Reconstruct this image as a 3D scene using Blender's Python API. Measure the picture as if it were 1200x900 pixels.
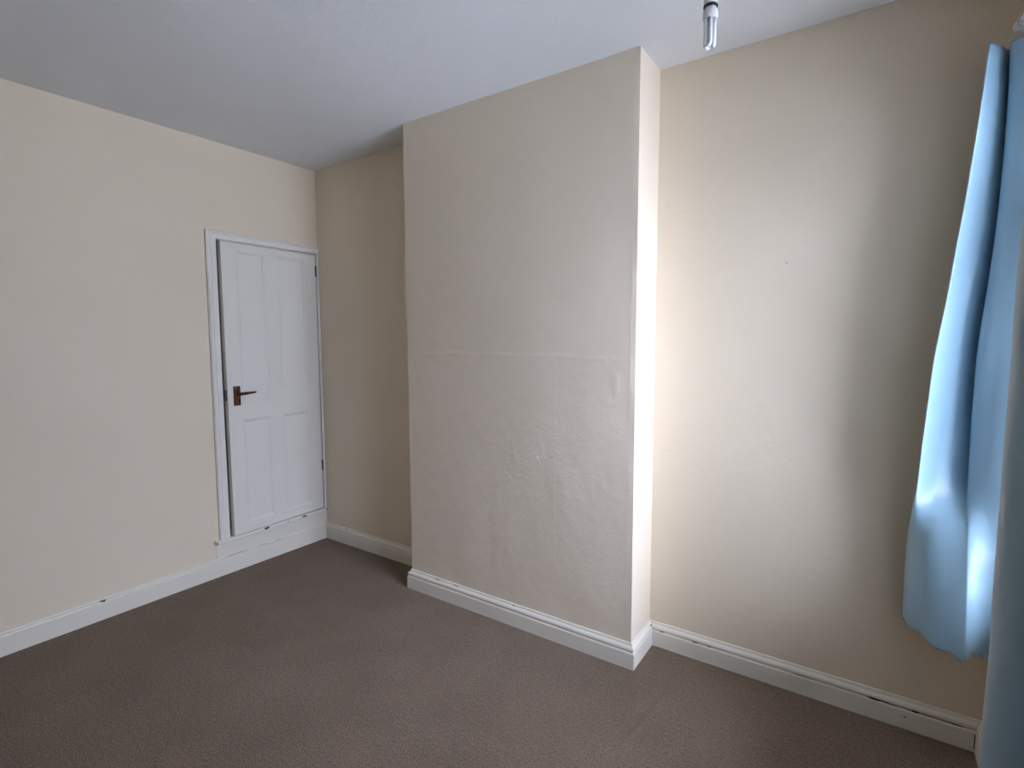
import bpy, bmesh, math, random
import numpy as np
from mathutils import Vector, noise

random.seed(7)
for o in list(bpy.data.objects):
    bpy.data.objects.remove(o, do_unlink=True)
scene = bpy.context.scene
C = scene.collection

# ------------------------------------------------------------------ room measures (metres)
H = 2.5                 # ceiling height
CA, CB, CD = 1.050, 2.333, 0.211   # chimney breast: left, right edge and depth
E2 = 0.015              # right alcove is slightly deeper
W = 3.480               # window wall
YB = -3.60              # wall behind the camera
SK_H, SK_T = 0.1066, 0.020
# window opening
WY0, WY1, WZ0, WZ1 = -1.30, -0.15, 0.46, 2.20
WALL_T = 0.22

# ------------------------------------------------------------------ camera
cam_d = bpy.data.cameras.new('camera')
cam = bpy.data.objects.new('camera', cam_d)
C.objects.link(cam)
F_PX, YAW, PITCH, ROLL = 616.22, 0.600584, -0.086708, -0.003911
cam_d.sensor_fit = 'HORIZONTAL'
cam_d.sensor_width = 36.0
cam_d.lens = F_PX / 1200.0 * 36.0
cam_d.clip_start = 0.02
_f = Vector((-math.sin(YAW) * math.cos(PITCH), math.cos(YAW) * math.cos(PITCH), math.sin(PITCH)))
_r = Vector((math.cos(YAW), math.sin(YAW), 0))
_u = _r.cross(_f)
_r2 = _r * math.cos(ROLL) + _u * math.sin(ROLL)
_u2 = -_r * math.sin(ROLL) + _u * math.cos(ROLL)
from mathutils import Matrix
_m = Matrix((( _r2.x, _u2.x, -_f.x), (_r2.y, _u2.y, -_f.y), (_r2.z, _u2.z, -_f.z))).to_4x4()
_m.translation = Vector((3.11731, -2.23599, 1.38780))
cam.matrix_world = _m
scene.camera = cam

# ------------------------------------------------------------------ sky, window portal, exposure
world = bpy.data.worlds.new('overcast_sky')
scene.world = world
world.use_nodes = True
bg = world.node_tree.nodes['Background']
# standard overcast sky: radiance grows from the horizon to three times as much at the zenith
wt = world.node_tree
_tc = wt.nodes.new('ShaderNodeTexCoord')
_sx = wt.nodes.new('ShaderNodeSeparateXYZ')
wt.links.new(_tc.outputs['Generated'], _sx.inputs[0])
_mr = wt.nodes.new('ShaderNodeMapRange')
_mr.inputs['From Min'].default_value = 0.0; _mr.inputs['From Max'].default_value = 1.0
_mr.inputs['To Min'].default_value = 1.0 / 3.0; _mr.inputs['To Max'].default_value = 1.0
wt.links.new(_sx.outputs['Z'], _mr.inputs['Value'])
_ms = wt.nodes.new('ShaderNodeMath'); _ms.operation = 'MULTIPLY'
_ms.inputs[1].default_value = 14.0
wt.links.new(_mr.outputs['Result'], _ms.inputs[0])
bg.inputs['Color'].default_value = (0.835, 0.92, 1.25, 1)
wt.links.new(_ms.outputs[0], bg.inputs['Strength'])

pd = bpy.data.lights.new('window_right_offscreen', 'AREA')
pd.shape = 'RECTANGLE'
pd.size = WZ1 - WZ0
pd.size_y = WY1 - WY0
pd.cycles.is_portal = True
po = bpy.data.objects.new('window_right_offscreen', pd)
C.objects.link(po)
po.location = (W + WALL_T + 0.01, (WY0 + WY1) / 2, (WZ0 + WZ1) / 2)
po.rotation_euler = (0, math.radians(90), 0)   # -Z of the light faces -X, into the room

vs = scene.view_settings
vs.view_transform = 'Standard'
vs.look = 'None'
vs.gamma = 1.0
vs.use_curve_mapping = False
vs.exposure = 1.05

# ------------------------------------------------------------------ material helpers
def new_mat(name):
    m = bpy.data.materials.new(name)
    m.use_nodes = True
    nt = m.node_tree
    p = nt.nodes['Principled BSDF']
    return m, nt, p

def N(nt, t, **kw):
    n = nt.nodes.new(t)
    for k, v in kw.items():
        if k in n.inputs.keys():
            n.inputs[k].default_value = v
        else:
            setattr(n, k, v)
    return n

def noise_node(nt, co, scale, detail=3, rough=0.5):
    n = N(nt, 'ShaderNodeTexNoise')
    n.inputs['Scale'].default_value = scale
    n.inputs['Detail'].default_value = detail
    n.inputs['Roughness'].default_value = rough
    nt.links.new(co, n.inputs['Vector'])
    return n

def mix_col(nt, fac, a, b):
    n = nt.nodes.new('ShaderNodeMix')
    n.data_type = 'RGBA'
    if hasattr(fac, 'links'):
        nt.links.new(fac, n.inputs[0])
    else:
        n.inputs[0].default_value = fac
    for s, v in ((n.inputs[6], a), (n.inputs[7], b)):
        if hasattr(v, 'links'):
            nt.links.new(v, s)
        else:
            s.default_value = (*v, 1)
    return n.outputs[2]

def ramp(nt, fac, lo, hi):
    n = N(nt, 'ShaderNodeMapRange')
    n.inputs['From Min'].default_value = lo
    n.inputs['From Max'].default_value = hi
    nt.links.new(fac, n.inputs['Value'])
    return n.outputs['Result']

def bump(nt, p, height, strength, dist, prev=None):
    b = N(nt, 'ShaderNodeBump')
    b.inputs['Strength'].default_value = strength
    b.inputs['Distance'].default_value = dist
    nt.links.new(height, b.inputs['Height'])
    if prev is not None:
        nt.links.new(prev.outputs['Normal'], b.inputs['Normal'])
    nt.links.new(b.outputs['Normal'], p.inputs['Normal'])
    return b

def coords(nt):
    return nt.nodes.new('ShaderNodeTexCoord').outputs['Object']

def mat_painted(name, ca, cb, rough=0.55, fine=90, fine_s=0.25, big=7, big_s=0.2, spec=0.4):
    m, nt, p = new_mat(name)
    co = coords(nt)
    n1 = noise_node(nt, co, 3.0, 5, 0.6)
    nt.links.new(mix_col(nt, ramp(nt, n1.outputs['Fac'], 0.3, 0.7), ca, cb), p.inputs['Base Color'])
    p.inputs['Roughness'].default_value = rough
    p.inputs['Specular IOR Level'].default_value = spec
    nb = noise_node(nt, co, big, 3, 0.55)
    b1 = bump(nt, p, nb.outputs['Fac'], big_s, 0.02)
    nf = noise_node(nt, co, fine, 3, 0.6)
    bump(nt, p, nf.outputs['Fac'], fine_s, 0.004, b1)
    return m

M = {}
M['wall'] = mat_painted('cream_wall_paint', (0.805, 0.685, 0.52), (0.825, 0.705, 0.54), 0.6, 110, 0.22, 6, 0.10)
M['chimney'] = mat_painted('cream_lining_paper', (0.805, 0.685, 0.535), (0.825, 0.705, 0.555), 0.5, 110, 0.28, 9, 0.14)
M['ceiling'] = mat_painted('white_ceiling_paint', (0.755, 0.755, 0.745), (0.78, 0.78, 0.77), 0.75, 60, 0.3, 5, 0.12, 0.2)
M['skirt'] = mat_painted('cream_gloss_paint', (0.80, 0.745, 0.635), (0.82, 0.765, 0.66), 0.35, 40, 0.06, 12, 0.05)
M['white'] = mat_painted('white_gloss_paint', (0.81, 0.77, 0.69), (0.84, 0.80, 0.715), 0.38, 45, 0.08, 10, 0.06)
M['chip'] = mat_painted('bare_dark_wood', (0.05, 0.035, 0.025), (0.10, 0.07, 0.05), 0.8)
M['board'] = mat_painted('bare_cupboard_board', (0.42, 0.34, 0.25), (0.48, 0.39, 0.29), 0.9)
M['plastic'] = mat_painted('white_plastic', (0.66, 0.65, 0.63), (0.68, 0.67, 0.65), 0.35, 30, 0.0, 5, 0.0)
M['black'] = mat_painted('black_rubber', (0.012, 0.012, 0.016), (0.02, 0.02, 0.024), 0.5)
M['outside'] = mat_painted('pale_concrete', (0.52, 0.51, 0.49), (0.58, 0.57, 0.55), 0.9)

def mat_brass():
    m, nt, p = new_mat('aged_brown_brass')
    co = coords(nt)
    n = noise_node(nt, co, 70, 4, 0.6)
    nt.links.new(mix_col(nt, ramp(nt, n.outputs['Fac'], 0.35, 0.65), (0.055, 0.024, 0.010), (0.20, 0.085, 0.035)), p.inputs['Base Color'])
    p.inputs['Metallic'].default_value = 0.75
    p.inputs['Roughness'].default_value = 0.42
    return m
M['brass'] = mat_brass()

def mat_steel():
    m, nt, p = new_mat('dull_steel')
    co = coords(nt)
    n = noise_node(nt, co, 120, 3, 0.6)
    nt.links.new(mix_col(nt, n.outputs['Fac'], (0.16, 0.15, 0.16), (0.34, 0.32, 0.33)), p.inputs['Base Color'])
    p.inputs['Metallic'].default_value = 0.8
    p.inputs['Roughness'].default_value = 0.45
    return m
M['steel'] = mat_steel()

def mat_carpet():
    m, nt, p = new_mat('brown_grey_carpet')
    co = coords(nt)
    n1 = noise_node(nt, co, 190, 2, 0.7)
    n2 = noise_node(nt, co, 70, 4, 0.7)
    n3 = noise_node(nt, co, 3.2, 4, 0.6)
    c1 = mix_col(nt, ramp(nt, n1.outputs['Fac'], 0.36, 0.64), (0.085, 0.054, 0.036), (0.42, 0.315, 0.222))
    c2 = mix_col(nt, ramp(nt, n2.outputs['Fac'], 0.3, 0.72), (0.142, 0.097, 0.067), (0.270, 0.198, 0.138))
    c = mix_col(nt, 0.5, c1, c2)
    dirt = mix_col(nt, ramp(nt, n3.outputs['Fac'], 0.35, 0.7), (0.86, 0.85, 0.84), (1.0, 1.0, 1.0))
    mu = nt.nodes.new('ShaderNodeMix'); mu.data_type = 'RGBA'; mu.blend_type = 'MULTIPLY'
    mu.inputs[0].default_value = 1
    nt.links.new(c, mu.inputs[6]); nt.links.new(dirt, mu.inputs[7])
    # pressed streak in the pile running out from the alcove
    sp = N(nt, 'ShaderNodeSeparateXYZ'); nt.links.new(co, sp.inputs[0])
    def mth(op, a_, b_=None):
        q = N(nt, 'ShaderNodeMath'); q.operation = op
        for k_, v_ in enumerate((a_, b_)):
            if v_ is None: continue
            if hasattr(v_, 'links'): nt.links.new(v_, q.inputs[k_])
            else: q.inputs[k_].default_value = v_
        return q.outputs[0]
    xo = mth('SUBTRACT', sp.outputs['X'], mth('ADD', mth('MULTIPLY', sp.outputs['Y'], 0.15), 2.562))
    dd = mth('ABSOLUTE', mth('ADD', xo, mth('MULTIPLY', mth('SUBTRACT', n3.outputs['Fac'], 0.5), 0.05)))
    band = mth('SUBTRACT', 1.0, ramp(nt, dd, 0.002, 0.020))
    yr = mth('MULTIPLY', ramp(nt, sp.outputs['Y'], -0.75, -0.6), mth('SUBTRACT', 1.0, ramp(nt, sp.outputs['Y'], -0.25, -0.1)))
    streak = mth('MULTIPLY', band, yr)
    nt.links.new(mu.outputs[2], p.inputs['Base Color'])
    p.inputs['Roughness'].default_value = 0.95
    p.inputs['Specular IOR Level'].default_value = 0.1
    p.inputs['Sheen Weight'].default_value = 0.08
    p.inputs['Sheen Roughness'].default_value = 0.5
    b0 = bump(nt, p, streak, 0.6, 0.006)
    b1 = bump(nt, p, n2.outputs['Fac'], 0.5, 0.008, b0)
    bump(nt, p, n1.outputs['Fac'], 0.8, 0.006, b1)
    return m
M['carpet'] = mat_carpet()

def mat_satin():
    m, nt, p = new_mat('light_blue_satin')
    co = coords(nt)
    mp = N(nt, 'ShaderNodeMapping'); mp.inputs['Scale'].default_value = (60, 60, 900)
    nt.links.new(co, mp.inputs['Vector'])
    n = noise_node(nt, mp.outputs['Vector'], 1.0, 3, 0.6)
    n2 = noise_node(nt, co, 9, 3, 0.55)
    col = mix_col(nt, ramp(nt, n.outputs['Fac'], 0.3, 0.7), (0.33, 0.52, 0.635), (0.36, 0.56, 0.675))
    nt.links.new(col, p.inputs['Base Color'])
    p.inputs['Roughness'].default_value = 0.34
    p.inputs['Specular IOR Level'].default_value = 0.85
    p.inputs['Sheen Weight'].default_value = 0.3
    b1 = bump(nt, p, n2.outputs['Fac'], 0.25, 0.02)
    bump(nt, p, n.outputs['Fac'], 0.05, 0.002, b1)
    tr = N(nt, 'ShaderNodeBsdfTranslucent')
    nt.links.new(col, tr.inputs['Color'])
    mx = N(nt, 'ShaderNodeMixShader'); mx.inputs[0].default_value = 0.10
    nt.links.new(p.outputs[0], mx.inputs[1]); nt.links.new(tr.outputs[0], mx.inputs[2])
    nt.links.new(mx.outputs[0], nt.nodes['Material Output'].inputs['Surface'])
    return m
M['satin'] = mat_satin()

def mat_pane():
    m, nt, p = new_mat('window_glass')
    nt.nodes.remove(p)
    t = N(nt, 'ShaderNodeBsdfTransparent'); t.inputs['Color'].default_value = (0.95, 0.97, 0.96, 1)
    g = N(nt, 'ShaderNodeBsdfGlossy'); g.inputs['Roughness'].default_value = 0.02
    fr = N(nt, 'ShaderNodeFresnel'); fr.inputs['IOR'].default_value = 1.45
    mx = N(nt, 'ShaderNodeMixShader')
    nt.links.new(fr.outputs[0], mx.inputs[0])
    nt.links.new(t.outputs[0], mx.inputs[1]); nt.links.new(g.outputs[0], mx.inputs[2])
    nt.links.new(mx.outputs[0], nt.nodes['Material Output'].inputs['Surface'])
    return m
M['pane'] = mat_pane()

def mat_tube():
    m, nt, p = new_mat('phosphor_glass_tube')
    p.inputs['Base Color'].default_value = (0.80, 0.80, 0.79, 1)
    p.inputs['Roughness'].default_value = 0.08
    p.inputs['Coat Weight'].default_value = 0.6
    return m
M['tube'] = mat_tube()

# ------------------------------------------------------------------ mesh helpers
def link(name, me, mat, parent=None, smooth=False):
    o = bpy.data.objects.new(name, me)
    C.objects.link(o)
    if mat is not None and not me.materials:
        me.materials.append(M[mat] if isinstance(mat, str) else mat)
    if parent is not None:
        o.parent = parent
    if smooth:
        me.polygons.foreach_set('use_smooth', [True] * len(me.polygons))
    return o

def from_bm(name, bm, mat, parent=None, smooth=False):
    bmesh.ops.recalc_face_normals(bm, faces=bm.faces)
    me = bpy.data.meshes.new(name)
    bm.to_mesh(me); bm.free()
    return link(name, me, mat, parent, smooth)

def box(bm, x0, x1, y0, y1, z0, z1):
    v = [bm.verts.new((x, y, z)) for z in (z0, z1) for y in (y0, y1) for x in (x0, x1)]
    for f in ((0, 2, 3, 1), (4, 5, 7, 6), (0, 1, 5, 4), (2, 6, 7, 3), (0, 4, 6, 2), (1, 3, 7, 5)):
        bm.faces.new([v[i] for i in f])
    return v

def bevel(bm, w, seg=2):
    bmesh.ops.bevel(bm, geom=bm.edges[:], offset=w, segments=seg, profile=0.7, affect='EDGES')

def boxo(name, dims, mat, parent=None, bev=0.0, seg=2):
    bm = bmesh.new(); box(bm, *dims)
    if bev: bevel(bm, bev, seg)
    return from_bm(name, bm, mat, parent)

def sweep_tube(bm, pts, r, n=12, cap=True):
    pts = [Vector(p) for p in pts]
    rings = []
    ref = None
    for i, p in enumerate(pts):
        t = (pts[min(i + 1, len(pts) - 1)] - pts[max(i - 1, 0)]).normalized()
        if ref is None:
            ref = t.orthogonal().normalized()
        ref = (ref - t * ref.dot(t)).normalized()
        b = t.cross(ref)
        rr = r[i] if isinstance(r, (list, tuple)) else r
        rings.append([bm.verts.new(p + (ref * math.cos(a) + b * math.sin(a)) * rr) for a in [2 * math.pi * k / n for k in range(n)]])
    for a, b in zip(rings, rings[1:]):
        for k in range(n):
            bm.faces.new((a[k], a[(k + 1) % n], b[(k + 1) % n], b[k]))
    if cap:
        bm.faces.new(rings[0][::-1]); bm.faces.new(rings[-1])

def lathe(bm, prof, n=28, axis='Z', origin=(0, 0, 0)):
    o = Vector(origin)
    rings = []
    for r, h in prof:
        ring = []
        for k in range(n):
            a = 2 * math.pi * k / n
            if axis == 'Z': v = Vector((r * math.cos(a), r * math.sin(a), h))
            elif axis == 'Y': v = Vector((r * math.cos(a), h, r * math.sin(a)))
            else: v = Vector((h, r * math.cos(a), r * math.sin(a)))
            ring.append(bm.verts.new(o + v))
        rings.append(ring)
    for a, b in zip(rings, rings[1:]):
        for k in range(n):
            bm.faces.new((a[k], a[(k + 1) % n], b[(k + 1) % n], b[k]))
    bm.faces.new(rings[0][::-1]); bm.faces.new(rings[-1])

def empty(name, loc):
    o = bpy.data.objects.new(name, None)
    C.objects.link(o); o.location = loc
    o.empty_display_size = 0.05
    return o

def keep_world(child, parent):
    """child was modelled in world coordinates, parent is an unrotated empty"""
    child.parent = parent
    child.matrix_parent_inverse = Matrix.Translation(-Vector(parent.location))
    return child

def tag(o, label, cat, group=None, kind=None):
    o['label'] = label; o['category'] = cat
    if group: o['group'] = group
    if kind: o['kind'] = kind
    return o

def struct(o, label, cat):
    return tag(o, label, cat, None, 'structure')

# ------------------------------------------------------------------ floor, ceiling, walls
T = 0.12
bm = bmesh.new(); box(bm, -0.5, W + WALL_T, YB - T, 0.2, -0.15, 0.0)
struct(from_bm('floor', bm, 'carpet'), 'brown grey fitted carpet over the whole floor', 'floor')
bm = bmesh.new(); box(bm, -0.5, W + WALL_T, YB - T, 0.2, H, H + 0.12)
struct(from_bm('ceiling', bm, 'ceiling'), 'plain white painted ceiling with slightly uneven plaster', 'ceiling')

# door wall (x = 0), with the cupboard opening
DY0, DY1, DZ0, DZ1 = -0.672, -0.018, 0.200, 1.957
bm = bmesh.new()
box(bm, -T, 0, YB, DY0, 0, H)
box(bm, -T, 0, DY0, DY1, 0, DZ0)
box(bm, -T, 0, DY0, DY1, DZ1, H)
box(bm, -T, 0, DY1, E2, 0, H)
struct(from_bm('wall_left', bm, 'wall'), 'cream painted wall holding the white cupboard door', 'wall')
# inside of the cupboard behind the door
bm = bmesh.new()
box(bm, -0.45, -0.43, DY0 - 0.06, DY1 + 0.03, 0.0, 2.1)
box(bm, -0.43, -T, DY0 - 0.06, DY0 - 0.04, 0.0, 2.1)
box(bm, -0.43, -T, DY1 + 0.01, DY1 + 0.03, 0.0, 2.1)
box(bm, -0.43, -T, DY0 - 0.04, DY1 + 0.01, 2.08, 2.1)
box(bm, -0.43, -T, DY0 - 0.04, DY1 + 0.01, DZ0 - 0.02, DZ0)
struct(from_bm('wall_cupboard', bm, 'board'), 'bare board lining inside the cupboard behind the door', 'wall')

# back walls of the two alcoves
boxo_l = boxo('wall_alcove_left', (0.0, CA + 0.05, 0.0, T, 0, H), 'wall')
struct(boxo_l, 'cream alcove wall in shade between door wall and chimney breast', 'wall')
boxo_r = boxo('wall_alcove_right', (CB - 0.05, W + 0.02, E2, T, 0, H), 'wall')
struct(boxo_r, 'cream alcove wall between chimney breast and the blue curtains', 'wall')

# wall behind the camera
struct(boxo('wall_front', (-T, W + WALL_T, YB - T, YB, 0, H), 'wall'), 'plain cream wall facing the chimney breast', 'wall')

# window wall (x = W)
bm = bmesh.new()
box(bm, W, W + WALL_T, YB, WY0, 0, H)
box(bm, W, W + WALL_T, WY1, T, 0, H)
box(bm, W, W + WALL_T, WY0, WY1, 0, WZ0)
box(bm, W, W + WALL_T, WY0, WY1, WZ1, H)
struct(from_bm('wall_right', bm, 'wall'), 'cream window wall behind the blue curtains', 'wall')

# chimney breast: front is a fine grid with lining paper ridges, blister and undulation
def seg_d(px, pz, a, b):
    ax, az = a; bx, bz = b
    dx, dz = bx - ax, bz - az
    t = max(0, min(1, ((px - ax) * dx + (pz - az) * dz) / (dx * dx + dz * dz)))
    return math.hypot(px - ax - t * dx, pz - az - t * dz), t

BLIST = [((1.705, 0.955), (1.695, 0.86)), ((1.695, 0.86), (1.680, 0.765)), ((1.680, 0.765), (1.715, 0.715)),
         ((1.725, 0.93), (1.745, 0.80)), ((1.735, 0.745), (1.80, 0.735)), ((1.80, 0.735), (1.815, 0.80)),
         ((1.86, 0.86), (1.875, 0.82)), ((1.895, 0.90), (1.90, 0.84))]
SPOTS = [(1.938, 1.297, 0.006), (2.042, 1.068, 0.005), (1.25, 1.30, 0.008), (1.42, 1.03, 0.02), (2.15, 0.62, 0.02)]
def relief(x, z):
    v = Vector((x * 2.2, z * 1.6, 3.1))
    h = 0.0032 * noise.noise(v) + 0.0014 * noise.noise(v * 3.3) + 0.0005 * noise.noise(v * 11)
    # long ridge where the old mantel was patched
    zr = 1.318 - 0.012 * (x - 1.2) + 0.006 * noise.noise(Vector((x * 9, 1.7, 0)))
    k = min(1, max(0, (x - 1.16) / 0.06))
    amp = 0.5 + 0.5 * noise.noise(Vector((x * 5.0, 8.3, 0.2)))
    h += k * 0.0009 * (0.3 + amp) * math.exp(-((z - zr) / 0.007) ** 2)
    d = zr - z
    if d > 0:
        h += k * 0.0022 * math.exp(-d / 0.05) * (0.6 + 0.9 * noise.noise(Vector((x * 14, z * 8, 5.0))))
    if x > 2.0 and 1.1 < z < 1.33:
        h += 0.0022 * max(0, noise.noise(Vector((x * 22, z * 14, 2.0)))) * min(1, (x - 2.0) / 0.1)
    # blister
    for a, b in BLIST:
        dd, t = seg_d(x, z, a, b)
        if dd < 0.03:
            h += 0.0012 * math.exp(-(dd / 0.006) ** 2) * (0.35 + 1.1 * max(0, noise.noise(Vector((x * 45, z * 45, 7.7)))))
    if abs(x - 1.75) < 0.1 and abs(z - 0.80) < 0.14:
        h += 0.0015 * math.exp(-((x - 1.745) / 0.035) ** 2 - ((z - 0.80) / 0.06) ** 2)
    # paper joint
    if 0.35 < z < 1.3:
        h += 0.0007 * math.exp(-((x - 1.957) / 0.003) ** 2)
    for sx, sz, r in SPOTS:
        h += 0.0012 * math.exp(-((x - sx) ** 2 + (z - sz) ** 2) / (r * r))
    # corner joint of the paper beside the outer corner
    h += 0.0005 * math.exp(-((x - (CB - 0.022)) / 0.005) ** 2)
    return h

nx, nz = 215, 400
xs = np.linspace(CA, CB, nx); zs = np.linspace(0, H, nz)
verts, faces = [], []
for j, z in enumerate(zs):
    for i, x in enumerate(xs):
        e = min(1.0, min(i, nx - 1 - i) / 3.0)
        verts.append((x, -CD - relief(x, z) * e, z))
for j in range(nz - 1):
    for i in range(nx - 1):
        a = j * nx + i
        faces.append((a, a + 1, a + nx + 1, a + nx))
def idx(*p):
    verts.append(p); return len(verts) - 1
yb = 0.05
bl, br = idx(CA, yb, 0), idx(CB, yb, 0)
tl, tr = idx(CA, yb, H), idx(CB, yb, H)
faces.append([j * nx for j in range(nz)] + [tl, bl])
faces.append([j * nx + nx - 1 for j in range(nz - 1, -1, -1)] + [br, tr])
faces.append((bl, tl, tr, br))
me = bpy.data.meshes.new('wall_chimney_breast')
me.from_pydata(verts, [], faces)
sm = [True] * ((nx - 1) * (nz - 1)) + [False] * 3
me.polygons.foreach_set('use_smooth', sm)
me.update()
cb = link('wall_chimney_breast', me, 'chimney')
try:
    me.set_sharp_from_angle(angle=math.radians(50))
except Exception:
    pass
struct(cb, 'projecting cream chimney breast with wrinkled lining paper', 'wall')

# ------------------------------------------------------------------ skirting boards (moulded profile, mitred)
PROF = [(0.000, 0.0), (0.0200, 0.0), (0.0200, 0.0660), (0.0185, 0.0695), (0.0148, 0.0700), (0.0140, 0.0735),
        (0.0150, 0.0765), (0.0178, 0.0790), (0.0185, 0.0840), (0.0165, 0.0895), (0.0125, 0.0935), (0.0085, 0.0960),
        (0.0068, 0.1000), (0.0060, 0.1045), (0.0040, 0.1066), (0.000, 0.1066)]
PATH = [(0, YB), (0, 0), (CA, 0), (CA, -CD), (CB, -CD), (CB, E2), (W, E2), (W, YB)]
SNAMES = [('baseboard_left', 'cream skirting board running below the cupboard door'),
          ('baseboard_alcove_left', 'short cream skirting board in the shaded alcove beside the door'),
          ('baseboard_chimney_left', 'tiny cream skirting return on the shaded flank of the chimney breast'),
          ('baseboard_chimney_front', 'moulded cream skirting board along the chimney breast front'),
          ('baseboard_chimney_right', 'bright cream skirting return on the lit flank of the chimney breast'),
          ('baseboard_alcove_right', 'chipped cream skirting board below the alcove wall by the curtains'),
          ('baseboard_right', 'cream skirting board below the window'),
          ('baseboard_front', 'cream skirting board on the wall facing the chimney breast')]
def inward(p, q):
    d = (Vector((q[0] - p[0], q[1] - p[1]))).normalized()
    return Vector((d.y, -d.x))           # interior lies to the right of the path
PROF_PLAIN = [(0.000, 0.0), (0.0190, 0.0), (0.0190, 0.0890), (0.0175, 0.0935), (0.0130, 0.0955), (0.0080, 0.0960), (0.0065, 0.0985), (0.0060, 0.1035), (0.0040, 0.1050), (0.000, 0.1050)]
n_p = len(PATH)
SK = {}
for i in range(n_p):
    p0, p1 = PATH[i], PATH[(i + 1) % n_p]
    pm, pn = PATH[i - 1], PATH[(i + 2) % n_p]
    nn, npv, nnx = inward(p0, p1), inward(pm, p0), inward(p1, pn)
    bm = bmesh.new()
    L = (Vector(p1) - Vector(p0)).length
    segs = max(1, int(L / 0.05))
    prof_i = PROF_PLAIN if i == 0 else PROF
    rows = []
    for s in range(segs + 1):
        t = s / segs
        row = []
        for (off, z) in prof_i:
            a = Vector(p0) + (nn + npv) * off
            b = Vector(p1) + (nn + nnx) * off
            q = a.lerp(b, t)
            wob = 0.0004 * noise.noise(Vector((q.x * 3, q.y * 3, z * 6 + i))) if 0 < off else 0
            row.append(bm.verts.new((q.x + nn.x * wob, q.y + nn.y * wob, z)))
        rows.append(row)
    m_ = len(prof_i)
    for ra, rb in zip(rows, rows[1:]):
        for k in range(m_):
            bm.faces.new((ra[k], ra[(k + 1) % m_], rb[(k + 1) % m_], rb[k]))
    bm.faces.new(rows[0]); bm.faces.new(rows[-1][::-1])
    SK[SNAMES[i][0]] = struct(from_bm(SNAMES[i][0], bm, 'skirt'), SNAMES[i][1], 'skirting')

def chip(parent, origin, uax, vax, nax, w, h, seed):
    """irregular flake of missing paint, lying on a surface"""
    rnd = random.Random(seed)
    bm = bmesh.new()
    o, u, v, n = Vector(origin), Vector(uax), Vector(vax), Vector(nax)
    k = 9
    lo, hi = [], []
    for j in range(k):
        a = 2 * math.pi * j / k
        r = rnd.uniform(0.65, 1.1)
        q = o + u * (math.cos(a) * r * w / 2) + v * (math.sin(a) * r * h / 2)
        lo.append(bm.verts.new(q - n * 0.001)); hi.append(bm.verts.new(q + n * 0.0006))
    bm.faces.new(hi); bm.faces.new(lo[::-1])
    for j in range(k):
        bm.faces.new((lo[j], lo[(j + 1) % k], hi[(j + 1) % k], hi[j]))
    return from_bm('paint_chip', bm, 'chip', parent)

X, Y, Z = (1, 0, 0), (0, 1, 0), (0, 0, 1)
SLOPE = Vector((0.55, 0, 0.83)).normalized()
bl_ = SK['baseboard_left']
chip(bl_, (0.0165, -1.315, 0.0945), Y, (-0.7, 0, 0.7), (0.7, 0, 0.7), 0.034, 0.012, 3)
chip(bl_, (0.0062, -0.645, 0.1015), Y, Z, X, 0.16, 0.0022, 20)
chip(bl_, (0.0062, -0.475, 0.1012), Y, Z, X, 0.10, 0.0016, 21)
chip(bl_, (0.0062, -0.375, 0.1018), Y, Z, X, 0.05, 0.0016, 22)
br_ = SK['baseboard_alcove_right']
yy = E2 - 0.0140
for k, (x, w, h) in enumerate(((2.395, 0.02, 0.005), (2.54, 0.03, 0.005), (2.60, 0.018, 0.004), (3.185, 0.05, 0.010), (3.20, 0.13, 0.005), (3.32, 0.20, 0.004), (3.30, 0.03, 0.008), (3.40, 0.08, 0.004), (2.95, 0.08, 0.003))):
    chip(br_, (x, yy - 0.0012, 0.0735), X, Z, (0, -1, 0), w, h, 40 + k)
chip(br_, (3.4585, E2 - 0.0200, 0.040), X, Z, (0, -1, 0), 0.004, 0.062, 60)
chip(br_, (3.27, E2 - 0.0200, 0.045), X, Z, (0, -1, 0), 0.008, 0.006, 62)
bf_ = SK['baseboard_chimney_front']
for k, (x, w) in enumerate(((1.245, 0.03), (1.37, 0.018), (1.385, 0.012), (1.74, 0.012))):
    chip(bf_, (x, -CD - 0.0075, 0.0985), X, (0, 0.5, 0.86), (0, -0.86, 0.5), w, 0.005, 70 + k)
ba_ = SK['baseboard_alcove_left']
for k, (x, w) in enumerate(((0.22, 0.02), (0.30, 0.012))):
    chip(ba_, (x, -0.0075, 0.0985), X, (0, 0.5, 0.86), (0, -0.86, 0.5), w, 0.005, 80 + k)
cr_ = SK['baseboard_chimney_right']
chip(cr_, (CB + 0.014, E2 - 0.022, 0.0935), X, Y, Z, 0.012, 0.012, 90)
# nail hole in the alcove wall
chip(boxo_r, (2.835, E2, 1.668), X, Z, (0, -1, 0), 0.0045, 0.005, 91)

# ------------------------------------------------------------------ cupboard door
AX = 0.018
# architrave: left leg and head, moulded (flat + outer bead), mitred; plus thin strip on the hinge side
bm = bmesh.new()
prof = [(0.0, 0.0), (0.0, 0.011), (0.004, 0.014), (0.030, 0.015), (0.034, 0.012), (0.039, 0.012), (0.043, 0.018), (0.052, 0.021), (0.058, 0.016), (0.058, 0.0)]
def arch_rows(path):
    rows = [[bm.verts.new(f(w, d)) for w, d in prof] for f in path]
    k = len(prof)
    for ra, rb in zip(rows, rows[1:]):
        for j in range(k):
            bm.faces.new((ra[j], ra[(j + 1) % k], rb[(j + 1) % k], rb[j]))
    bm.faces.new(rows[0][::-1]); bm.faces.new(rows[-1])
HD = 0.80    # head is narrower than the leg
arch_rows([lambda w, d: (d, DY0 - w - 0.006, DZ0 + 0.016),
           lambda w, d: (d, DY0 - w, DZ1 + w * HD),
           lambda w, d: (d, -0.001, DZ1 + w * HD)])
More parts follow.
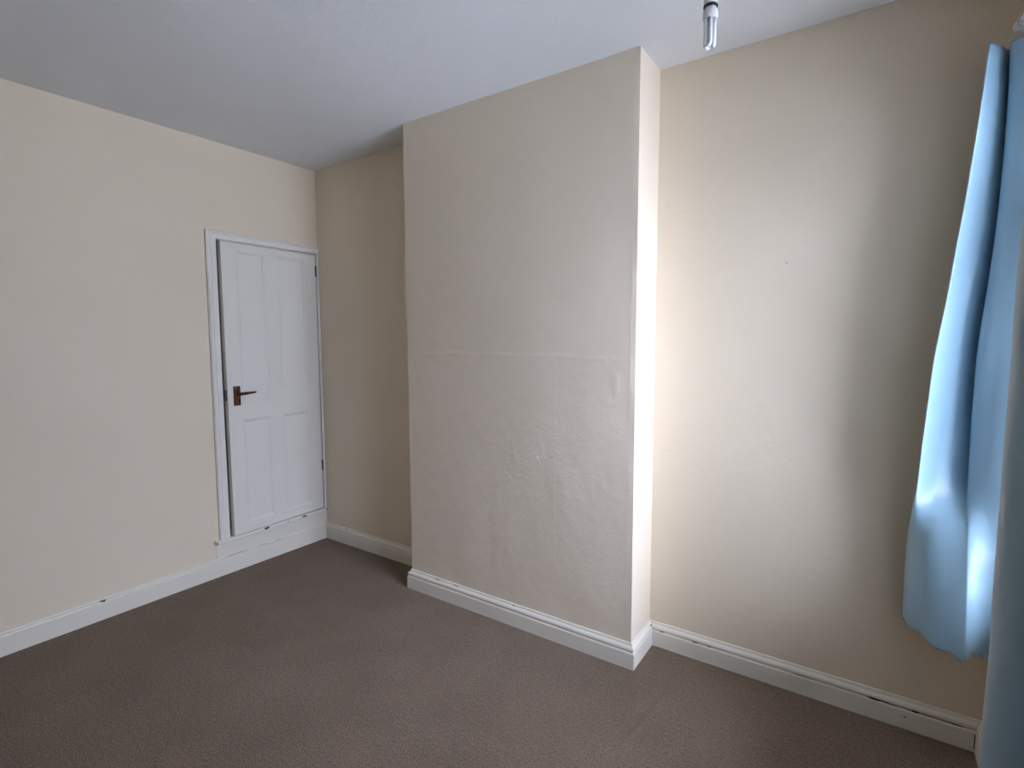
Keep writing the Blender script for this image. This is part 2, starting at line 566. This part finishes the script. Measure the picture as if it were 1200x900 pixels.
struct(from_bm('trim_1', bm, 'white'), 'moulded white architrave around the cupboard door', 'architrave')
bm = bmesh.new(); box(bm, -T, 0.012, DY1, -0.001, DZ0 + 0.016, DZ1)
bevel(bm, 0.002, 1)
struct(from_bm('trim_2', bm, 'white'), 'narrow white hinge post squeezed into the wall corner', 'door frame')
bm = bmesh.new()
box(bm, -T, -0.001, DY0 - 0.0, DY0 + 0.003, DZ0 + 0.016, DZ1)
box(bm, -T, -0.001, DY0, DY1, DZ1 - 0.003, DZ1)
struct(from_bm('trim_4', bm, 'white'), 'white lining inside the cupboard door opening', 'door frame')
bm = bmesh.new(); box(bm, -T, 0.030, -0.765, -0.0005, DZ0 - 0.006, DZ0 + 0.016)
bevel(bm, 0.005, 3)
sill = struct(from_bm('trim_3', bm, 'white'), 'white raised threshold strip below the cupboard door', 'threshold')
for k, (y, w, h) in enumerate(((-0.455, 0.045, 0.014), (-0.19, 0.04, 0.013), (-0.31, 0.02, 0.005), (-0.015, 0.02, 0.012))):
    chip(sill, (0.0302, y, DZ0 + 0.006), Y, Z, X, w, h, 100 + k)
chip(sill, (0.0303, -0.760, DZ0 + 0.004), Y, Z, X, 0.008, 0.02, 110)

bm = bmesh.new(); box(bm, -0.002, 0.004, -0.755, -0.0005, 0.1035, DZ0 - 0.0065)
struct(from_bm('trim_5', bm, 'skirt'), 'cream riser board between skirting and threshold of the cupboard door', 'trim')
# leaf, hinged on the corner side and slightly ajar; local origin on the hinge line
LW, LH, LT = 0.638, 1.728, 0.035
door = empty('door_1', (0.0, -0.0215, 0.2195))
door.rotation_euler = (0, 0, math.radians(2.6))   # swings its free edge into the room
struct(door, 'white four panel cupboard door standing slightly ajar', 'door')
# local: x = out of the wall, y = 0 hinge .. -LW free edge, z = 0..LH ; front face at x = 0.002
FX = 0.002
stile, mull = 0.085, 0.080
rails = [(0.0, 0.055), (0.690, 0.775), (1.690, LH)]   # bottom, lock, top rail (z ranges)
bm = bmesh.new()
box(bm, FX - LT, FX, -LW, -LW + stile, 0, LH)
box(bm, FX - LT, FX, -stile, 0, 0, LH)
ym = -LW / 2 - 0.008
box(bm, FX - LT, FX, ym - mull / 2, ym + mull / 2, rails[0][1], rails[1][0])
box(bm, FX - LT, FX, ym - mull / 2, ym + mull / 2, rails[1][1], rails[2][0])
for z0, z1 in rails:
    box(bm, FX - LT, FX, -LW + stile, -stile, z0, z1)
bmesh.ops.remove_doubles(bm, verts=bm.verts, dist=0.0001)
leaf = from_bm('door_leaf', bm, 'white', door)
def panel(y0, y1, z0, z1):
    bm = bmesh.new()
    dpt = 0.010
    # moulding slope from the frame edge down to the sunk field
    lv = [(0.0, -0.0005), (0.004, -0.0030), (0.010, -0.0035), (0.016, -dpt * 0.85), (0.019, -dpt)]
    rows = []
    for off, x in lv:
        rows.append([bm.verts.new((FX + x, yy_, zz_)) for yy_, zz_ in ((y0 + off, z0 + off), (y1 - off, z0 + off), (y1 - off, z1 - off), (y0 + off, z1 - off))])
    back = [bm.verts.new((FX - 0.025, yy_, zz_)) for yy_, zz_ in ((y0, z0), (y1, z0), (y1, z1), (y0, z1))]
    for ra, rb in zip([back] + rows, rows):
        for k in range(4):
            bm.faces.new((ra[k], ra[(k + 1) % 4], rb[(k + 1) % 4], rb[k]))
    bm.faces.new(rows[-1]); bm.faces.new(back[::-1])
    return from_bm('door_panel', bm, 'white', door)
for z0, z1 in ((rails[0][1], rails[1][0]), (rails[1][1], rails[2][0])):
    panel(-LW + stile, ym - mull / 2, z0, z1)
    panel(ym + mull / 2, -stile, z0, z1)
# handle: backplate with lever
hy, hz = -0.585, 0.838
bm = bmesh.new(); box(bm, FX, FX + 0.006, hy - 0.0205, hy + 0.0205, hz - 0.060, hz + 0.055); bevel(bm, 0.0025, 2)
plate = from_bm('handle_backplate', bm, 'brass', door)
plate['label'] = 'brown brass backplate'
bm = bmesh.new()
lathe(bm, [(0.011, FX + 0.005), (0.011, FX + 0.012), (0.008, FX + 0.018), (0.0075, FX + 0.044), (0.006, FX + 0.048)], 18, 'X', (0, hy + 0.004, hz + 0.010))
def flat_lever():
    pts = [(0.0, 0.0095, 0.0065), (0.02, 0.0088, 0.006), (0.05, 0.0078, 0.0055), (0.08, 0.0062, 0.0050), (0.098, 0.0056, 0.0052), (0.104, 0.003, 0.003)]
    rings = []
    for dy, hz_, hx_ in pts:
        bend = 0.004 * math.sin(dy / 0.104 * math.pi)
        rings.append([bm.verts.new((FX + 0.040 + hx_ * math.cos(a) - bend, hy - 0.004 + dy, hz + 0.010 + hz_ * math.sin(a) + 0.004 * (dy / 0.1) ** 2)) for a in [2 * math.pi * k / 14 for k in range(14)]])
    for a, b in zip(rings, rings[1:]):
        for k in range(14):
            bm.faces.new((a[k], a[(k + 1) % 14], b[(k + 1) % 14], b[k]))
    bm.faces.new(rings[0][::-1]); bm.faces.new(rings[-1])
flat_lever()
lever = from_bm('handle_lever', bm, 'brass', door, True)
lever['label'] = 'brown brass lever'
for zz in (hz - 0.05, hz + 0.045):
    bm = bmesh.new(); lathe(bm, [(0.004, FX + 0.0055), (0.004, FX + 0.0068), (0.002, FX + 0.0075)], 12, 'X', (0, hy, zz))
    from_bm('screw', bm, 'brass', plate)
# latch faceplate on the free edge with the bolt
bm = bmesh.new(); box(bm, FX - 0.028, FX - 0.006, -LW - 0.002, -LW + 0.001, hz - 0.03, hz + 0.035); bevel(bm, 0.001, 1)
latch = from_bm('latch', bm, 'steel', door)
bm = bmesh.new(); box(bm, FX - 0.024, FX - 0.012, -LW - 0.010, -LW - 0.001, hz - 0.008, hz + 0.012); bevel(bm, 0.002, 1)
from_bm('latch_bolt', bm, 'steel', latch)
# hinges
for zz in (0.30, 1.62):
    bm = bmesh.new()
    for k in range(5):
        lathe(bm, [(0.0045, zz - 0.035 + k * 0.0142), (0.0045, zz - 0.035 + k * 0.0142 + 0.0132)], 10, 'Z', (FX + 0.003, 0.0015, 0))
    box(bm, FX - 0.002, FX + 0.0006, -0.004, 0.0015, zz - 0.035, zz + 0.036)
    hg = from_bm('hinge', bm, 'brass', door)

# ------------------------------------------------------------------ window
win = empty('window_1', (W + 0.10, (WY0 + WY1) / 2, WZ0))
struct(win, 'white framed window with two panes behind the blue curtains', 'window')
def wpart(name, mat, dims, bev=0.006):
    o = boxo(name, dims, mat, None, bev)
    return keep_world(o, win)
fx0, fx1 = W + 0.07, W + 0.13
wpart('window_frame', 'plastic', (fx0, fx1, WY0, WY0 + 0.055, WZ0 + 0.03, WZ1))
wpart('window_frame', 'plastic', (fx0, fx1, WY1 - 0.055, WY1, WZ0 + 0.03, WZ1))
wpart('window_frame', 'plastic', (fx0, fx1, WY0 + 0.055, WY1 - 0.055, WZ0 + 0.03, WZ0 + 0.075))
wpart('window_frame', 'plastic', (fx0, fx1, WY0 + 0.055, WY1 - 0.055, WZ1 - 0.055, WZ1))
wpart('transom', 'plastic', (fx0, fx1, WY0 + 0.055, WY1 - 0.055, 1.70, 1.75))
wpart('window_pane', 'pane', (W + 0.098, W + 0.102, WY0 + 0.05, WY1 - 0.05, WZ0 + 0.07, 1.705), 0)
wpart('window_pane', 'pane', (W + 0.098, W + 0.102, WY0 + 0.05, WY1 - 0.05, 1.745, WZ1 - 0.05), 0)
bm = bmesh.new(); box(bm, W - 0.004, W + 0.12, WY0 - 0.0, WY1 + 0.0, WZ0, WZ0 + 0.03); bevel(bm, 0.008, 3)
keep_world(from_bm('window_sill', bm, 'white'), win)
# ground outside
bm = bmesh.new(); box(bm, W + WALL_T + 0.3, 40, -30, 30, -3.2, -3.0)
struct(from_bm('ground', bm, 'outside'), 'pale concrete yard outside below the window', 'ground')

# ------------------------------------------------------------------ curtain pole
PX, PZ = 3.422, 2.258
PY0, PY1 = -1.74, -0.160
pole = empty('curtain_pole', (PX, (PY0 + PY1) / 2, PZ))
tag(pole, 'white curtain pole with round ends above the blue curtains', 'curtain pole')
bm = bmesh.new(); lathe(bm, [(0.0095, PY0), (0.0095, PY1)], 20, 'Y', (PX, 0, PZ))
keep_world(from_bm('rod', bm, 'plastic', None, False), pole)
for y, s in ((PY0, -1), (PY1, 1)):
    bm = bmesh.new()
    pr = [(0.011, -0.004), (0.012, 0.003), (0.010, 0.006)] + [(0.0185 * math.sin(a), 0.022 - 0.0185 * math.cos(a)) for a in [0.6 + k * 0.28 for k in range(9)]]
    lathe(bm, [(max(r, 0.001), y + s * h) for r, h in pr], 20, 'Y', (PX, 0, PZ))
    keep_world(from_bm('finial', bm, 'plastic', None, True), pole)
for y in (PY0 + 0.05, PY1 - 0.06):
    bm = bmesh.new()
    lathe(bm, [(0.024, W - 0.004), (0.024, W - 0.012), (0.010, W - 0.016)][::-1], 18, 'X', (0, y, PZ - 0.012))
    sweep_tube(bm, [(W - 0.01, y, PZ - 0.012), (PX + 0.03, y, PZ - 0.016), (PX, y, PZ - 0.0165)], 0.006, 10)
    keep_world(from_bm('bracket', bm, 'plastic'), pole)

# ------------------------------------------------------------------ curtains
def catmull(pts, n):
    P = [Vector(p) for p in pts]
    P = [P[0] * 2 - P[1]] + P + [P[-1] * 2 - P[-2]]
    out = []
    m_ = len(P) - 3
    for k in range(n):
        t = k / (n - 1) * m_
        i = min(int(t), m_ - 1); u = t - i
        a, b, c, d = P[i:i + 4]
        out.append(0.5 * ((2 * b) + (c - a) * u + (2 * a - 5 * b + 4 * c - d) * u * u + (3 * b - a - 3 * c + d) * u ** 3))
    return out

def curtain(name, rows, nu, nv, hem_fn, label, group):
    """rows: list of (z, [(x, y), ...]) from top to bottom, same number of points in each"""
    zs_ = [r[0] for r in rows]
    npt = len(rows[0][1])
    # interpolate every control point along z, then run a spline through each row
    cols = [catmull([(r[1][k][0], r[1][k][1], r[0]) for r in rows], nv) for k in range(npt)]
    verts, faces = [], []
    for j in range(nv):
        prof_ = catmull([cols[k][j] for k in range(npt)], nu)
        for i, p in enumerate(prof_):
            t = j / (nv - 1)
            dz = hem_fn(i / (nu - 1), t)
            wob = noise.noise(Vector((p.x * 14, p.y * 14, p.z * 5.0))) * min(1.0, -p.y * 8)
            verts.append((p.x + 0.0035 * wob * min(1, t * 3), p.y + 0.004 * wob * min(1, t * 3), p.z + dz))
    for j in range(nv - 1):
        for i in range(nu - 1):
            a = j * nu + i
            faces.append((a, a + 1, a + nu + 1, a + nu))
    me = bpy.data.meshes.new(name)
    me.from_pydata(verts, [], faces); me.update()
    o = link(name, me, 'satin', None, True)
    s = o.modifiers.new('thickness', 'SOLIDIFY'); s.thickness = 0.0022; s.offset = 0
    tag(o, label, 'curtain', group)
    return o

# rows from heading to hem; points run: wall edge, behind, side, first fold edge, its face, crease, second fold edge, its face, right, end
far_rows = [
    (2.222, [(3.469, -0.050), (3.442, -0.038), (3.390, -0.062), (3.353, -0.160), (3.377, -0.135), (3.418, -0.055), (3.403, -0.130), (3.428, -0.160), (3.459, -0.167), (3.470, -0.150)]),
    (2.039, [(3.470, -0.047), (3.430, -0.035), (3.379, -0.050), (3.342, -0.155), (3.374, -0.112), (3.426, -0.042), (3.411, -0.100), (3.435, -0.128), (3.463, -0.136), (3.470, -0.125)]),
    (1.709, [(3.470, -0.044), (3.420, -0.032), (3.358, -0.055), (3.316, -0.156), (3.360, -0.104), (3.428, -0.036), (3.405, -0.104), (3.438, -0.130), (3.465, -0.138), (3.470, -0.125)]),
    (1.316, [(3.470, -0.044), (3.410, -0.032), (3.326, -0.055), (3.276, -0.154), (3.328, -0.100), (3.406, -0.040), (3.384, -0.104), (3.422, -0.132), (3.459, -0.142), (3.470, -0.128)]),
    (0.943, [(3.470, -0.044), (3.400, -0.032), (3.305, -0.050), (3.255, -0.148), (3.308, -0.100), (3.386, -0.062), (3.383, -0.108), (3.422, -0.134), (3.459, -0.146), (3.470, -0.134)]),
    (0.810, [(3.470, -0.044), (3.395, -0.032), (3.296, -0.060), (3.247, -0.123), (3.295, -0.140), (3.371, -0.151), (3.387, -0.159), (3.426, -0.155), (3.461, -0.155), (3.470, -0.145)]),
    (0.677, [(3.470, -0.044), (3.395, -0.032), (3.289, -0.056), (3.242, -0.087), (3.291, -0.140), (3.372, -0.172), (3.393, -0.176), (3.430, -0.153), (3.461, -0.133), (3.470, -0.131)]),
    (0.411, [(3.470, -0.044), (3.395, -0.032), (3.289, -0.053), (3.243, -0.081), (3.295, -0.135), (3.382, -0.175), (3.404, -0.175), (3.434, -0.148), (3.462, -0.125), (3.470, -0.125)]),
]
def far_hem(s, t):
    k = max(0, (t - 0.6) / 0.4) ** 2
    return k * (0.012 * math.sin(s * 21.0) - 0.020 * math.exp(-((s - 0.62) / 0.10) ** 2) + 0.02 * math.exp(-((s - 0.30) / 0.08) ** 2)) + 0.006 * math.sin(s * 75) * (1 if t > 0.985 else 0)
c1 = curtain('curtain', far_rows, 150, 160, far_hem, 'light blue satin curtain catching the daylight beside the alcove wall', 'pair of blue curtains')

near_rows = []
for z, k in ((2.222, 0.75), (1.8, 0.9), (1.4, 1.0), (1.0, 1.05), (0.45, 1.1)):
    pts = []
    for j, (x, y) in enumerate([(3.40, -1.475), (3.33, -1.470), (3.252, -1.490), (3.243, -1.525), (3.270, -1.570), (3.345, -1.590), (3.350, -1.635), (3.262, -1.660),
                                (3.250, -1.700), (3.290, -1.740), (3.355, -1.760), (3.350, -1.805), (3.275, -1.830), (3.270, -1.865), (3.33, -1.90), (3.40, -1.91)]):
        xx = 3.34 + (x - 3.34) * (1.0 if x < 3.3 and y > -1.56 else k * 0.9)
        pts.append((min(xx + 0.030, 3.468), y + 0.220))
    near_rows.append((z, pts))
c2 = curtain('curtain', near_rows, 170, 90, lambda s, t: 0.008 * math.sin(s * 30) * max(0, t - 0.8) * 5,
             'shaded blue satin curtain hanging away from the alcove wall', 'pair of blue curtains')
# rings on the pole above each curtain heading
for y in (-0.173, -0.200, -1.27, -1.37, -1.47, -1.57, -1.67):
    bm = bmesh.new()
    pts = [(PX + 0.0150 * math.cos(a), y, PZ - 0.004 + 0.0150 * math.sin(a)) for a in [2 * math.pi * k / 20 for k in range(21)]]
    sweep_tube(bm, pts, 0.0022, 8, False)
    sweep_tube(bm, [(PX, y, PZ - 0.019), (PX, y, PZ - 0.026), (PX - 0.004, y, PZ - 0.032)], 0.0012, 6)
    keep_world(from_bm('curtain_ring', bm, 'plastic', None, True), pole)
# loose white threads at the curtain heading
bm = bmesh.new()
sweep_tube(bm, [(3.394, -0.137, 2.220), (3.399, -0.143, 2.230), (3.404, -0.150, 2.242), (3.408, -0.155, 2.250)], 0.0010, 6)
sweep_tube(bm, [(3.400, -0.147, 2.218), (3.404, -0.151, 2.228), (3.410, -0.159, 2.236)], 0.0008, 6)
from_bm('heading_cord', bm, 'plastic', c1, True)['label'] = 'thin white gathering cord'

# ------------------------------------------------------------------ pendant lamp and bulb
LX, LY = 2.690, -0.600
pend = empty('pendant_light', (LX, LY, H))
tag(pend, 'white pendant lampholder with black ring hanging from the ceiling', 'pendant light')
bm = bmesh.new(); lathe(bm, [(0.040, H), (0.040, H - 0.008), (0.034, H - 0.018), (0.012, H - 0.024), (0.006, H - 0.034)], 30, 'Z', (LX, LY, 0))
keep_world(from_bm('ceiling_rose', bm, 'plastic'), pend)
bm = bmesh.new(); sweep_tube(bm, [(LX, LY, H - 0.03), (LX + 0.001, LY, H - 0.07), (LX, LY, 2.395)], 0.0035, 10)
keep_world(from_bm('cord', bm, 'plastic'), pend)
bm = bmesh.new(); lathe(bm, [(0.006, 2.405), (0.011, 2.398), (0.015, 2.388), (0.0175, 2.372), (0.0185, 2.366), (0.0185, 2.334), (0.0170, 2.332)], 30, 'Z', (LX, LY, 0))
lh = keep_world(from_bm('lampholder', bm, 'plastic'), pend)
bm = bmesh.new(); lathe(bm, [(0.0172, 2.3325), (0.0196, 2.3322), (0.0198, 2.3275), (0.0172, 2.3270)], 30, 'Z', (LX, LY, 0))
g = from_bm('shade_ring', bm, 'black')
g.parent = lh
g['label'] = 'black ring'

bulb = empty('light_bulb', (LX, LY, 2.327))
tag(bulb, 'unlit compact fluorescent bulb with bent glass tubes in the lampholder', 'light bulb')
bm = bmesh.new(); lathe(bm, [(0.0150, 2.327), (0.0165, 2.324), (0.0195, 2.318), (0.0205, 2.308), (0.0205, 2.298), (0.0190, 2.2945)], 30, 'Z', (LX, LY, 0))
keep_world(from_bm('bulb_base', bm, 'plastic'), bulb)
for k in range(3):
    a0 = math.radians(20 + 120 * k)
    pts = []
    R, hw = 0.0112, 0.0068
    cx_, cy_ = LX + R * math.cos(a0), LY + R * math.sin(a0)
    tx, ty = -math.sin(a0), math.cos(a0)
    top, bot = 2.297, 2.228
    pts.append((cx_ + tx * hw, cy_ + ty * hw, top))
    pts.append((cx_ + tx * hw, cy_ + ty * hw, (top + bot) / 2))
    for q in range(9):
        an = math.pi * q / 8
        pts.append((cx_ + tx * hw * math.cos(an), cy_ + ty * hw * math.cos(an), bot - hw * math.sin(an) * 0.9))
    pts.append((cx_ - tx * hw, cy_ - ty * hw, (top + bot) / 2))
    pts.append((cx_ - tx * hw, cy_ - ty * hw, top))
    bm = bmesh.new(); sweep_tube(bm, pts, 0.0053, 14)
    keep_world(from_bm('glass_tube', bm, 'tube', None, True), bulb)
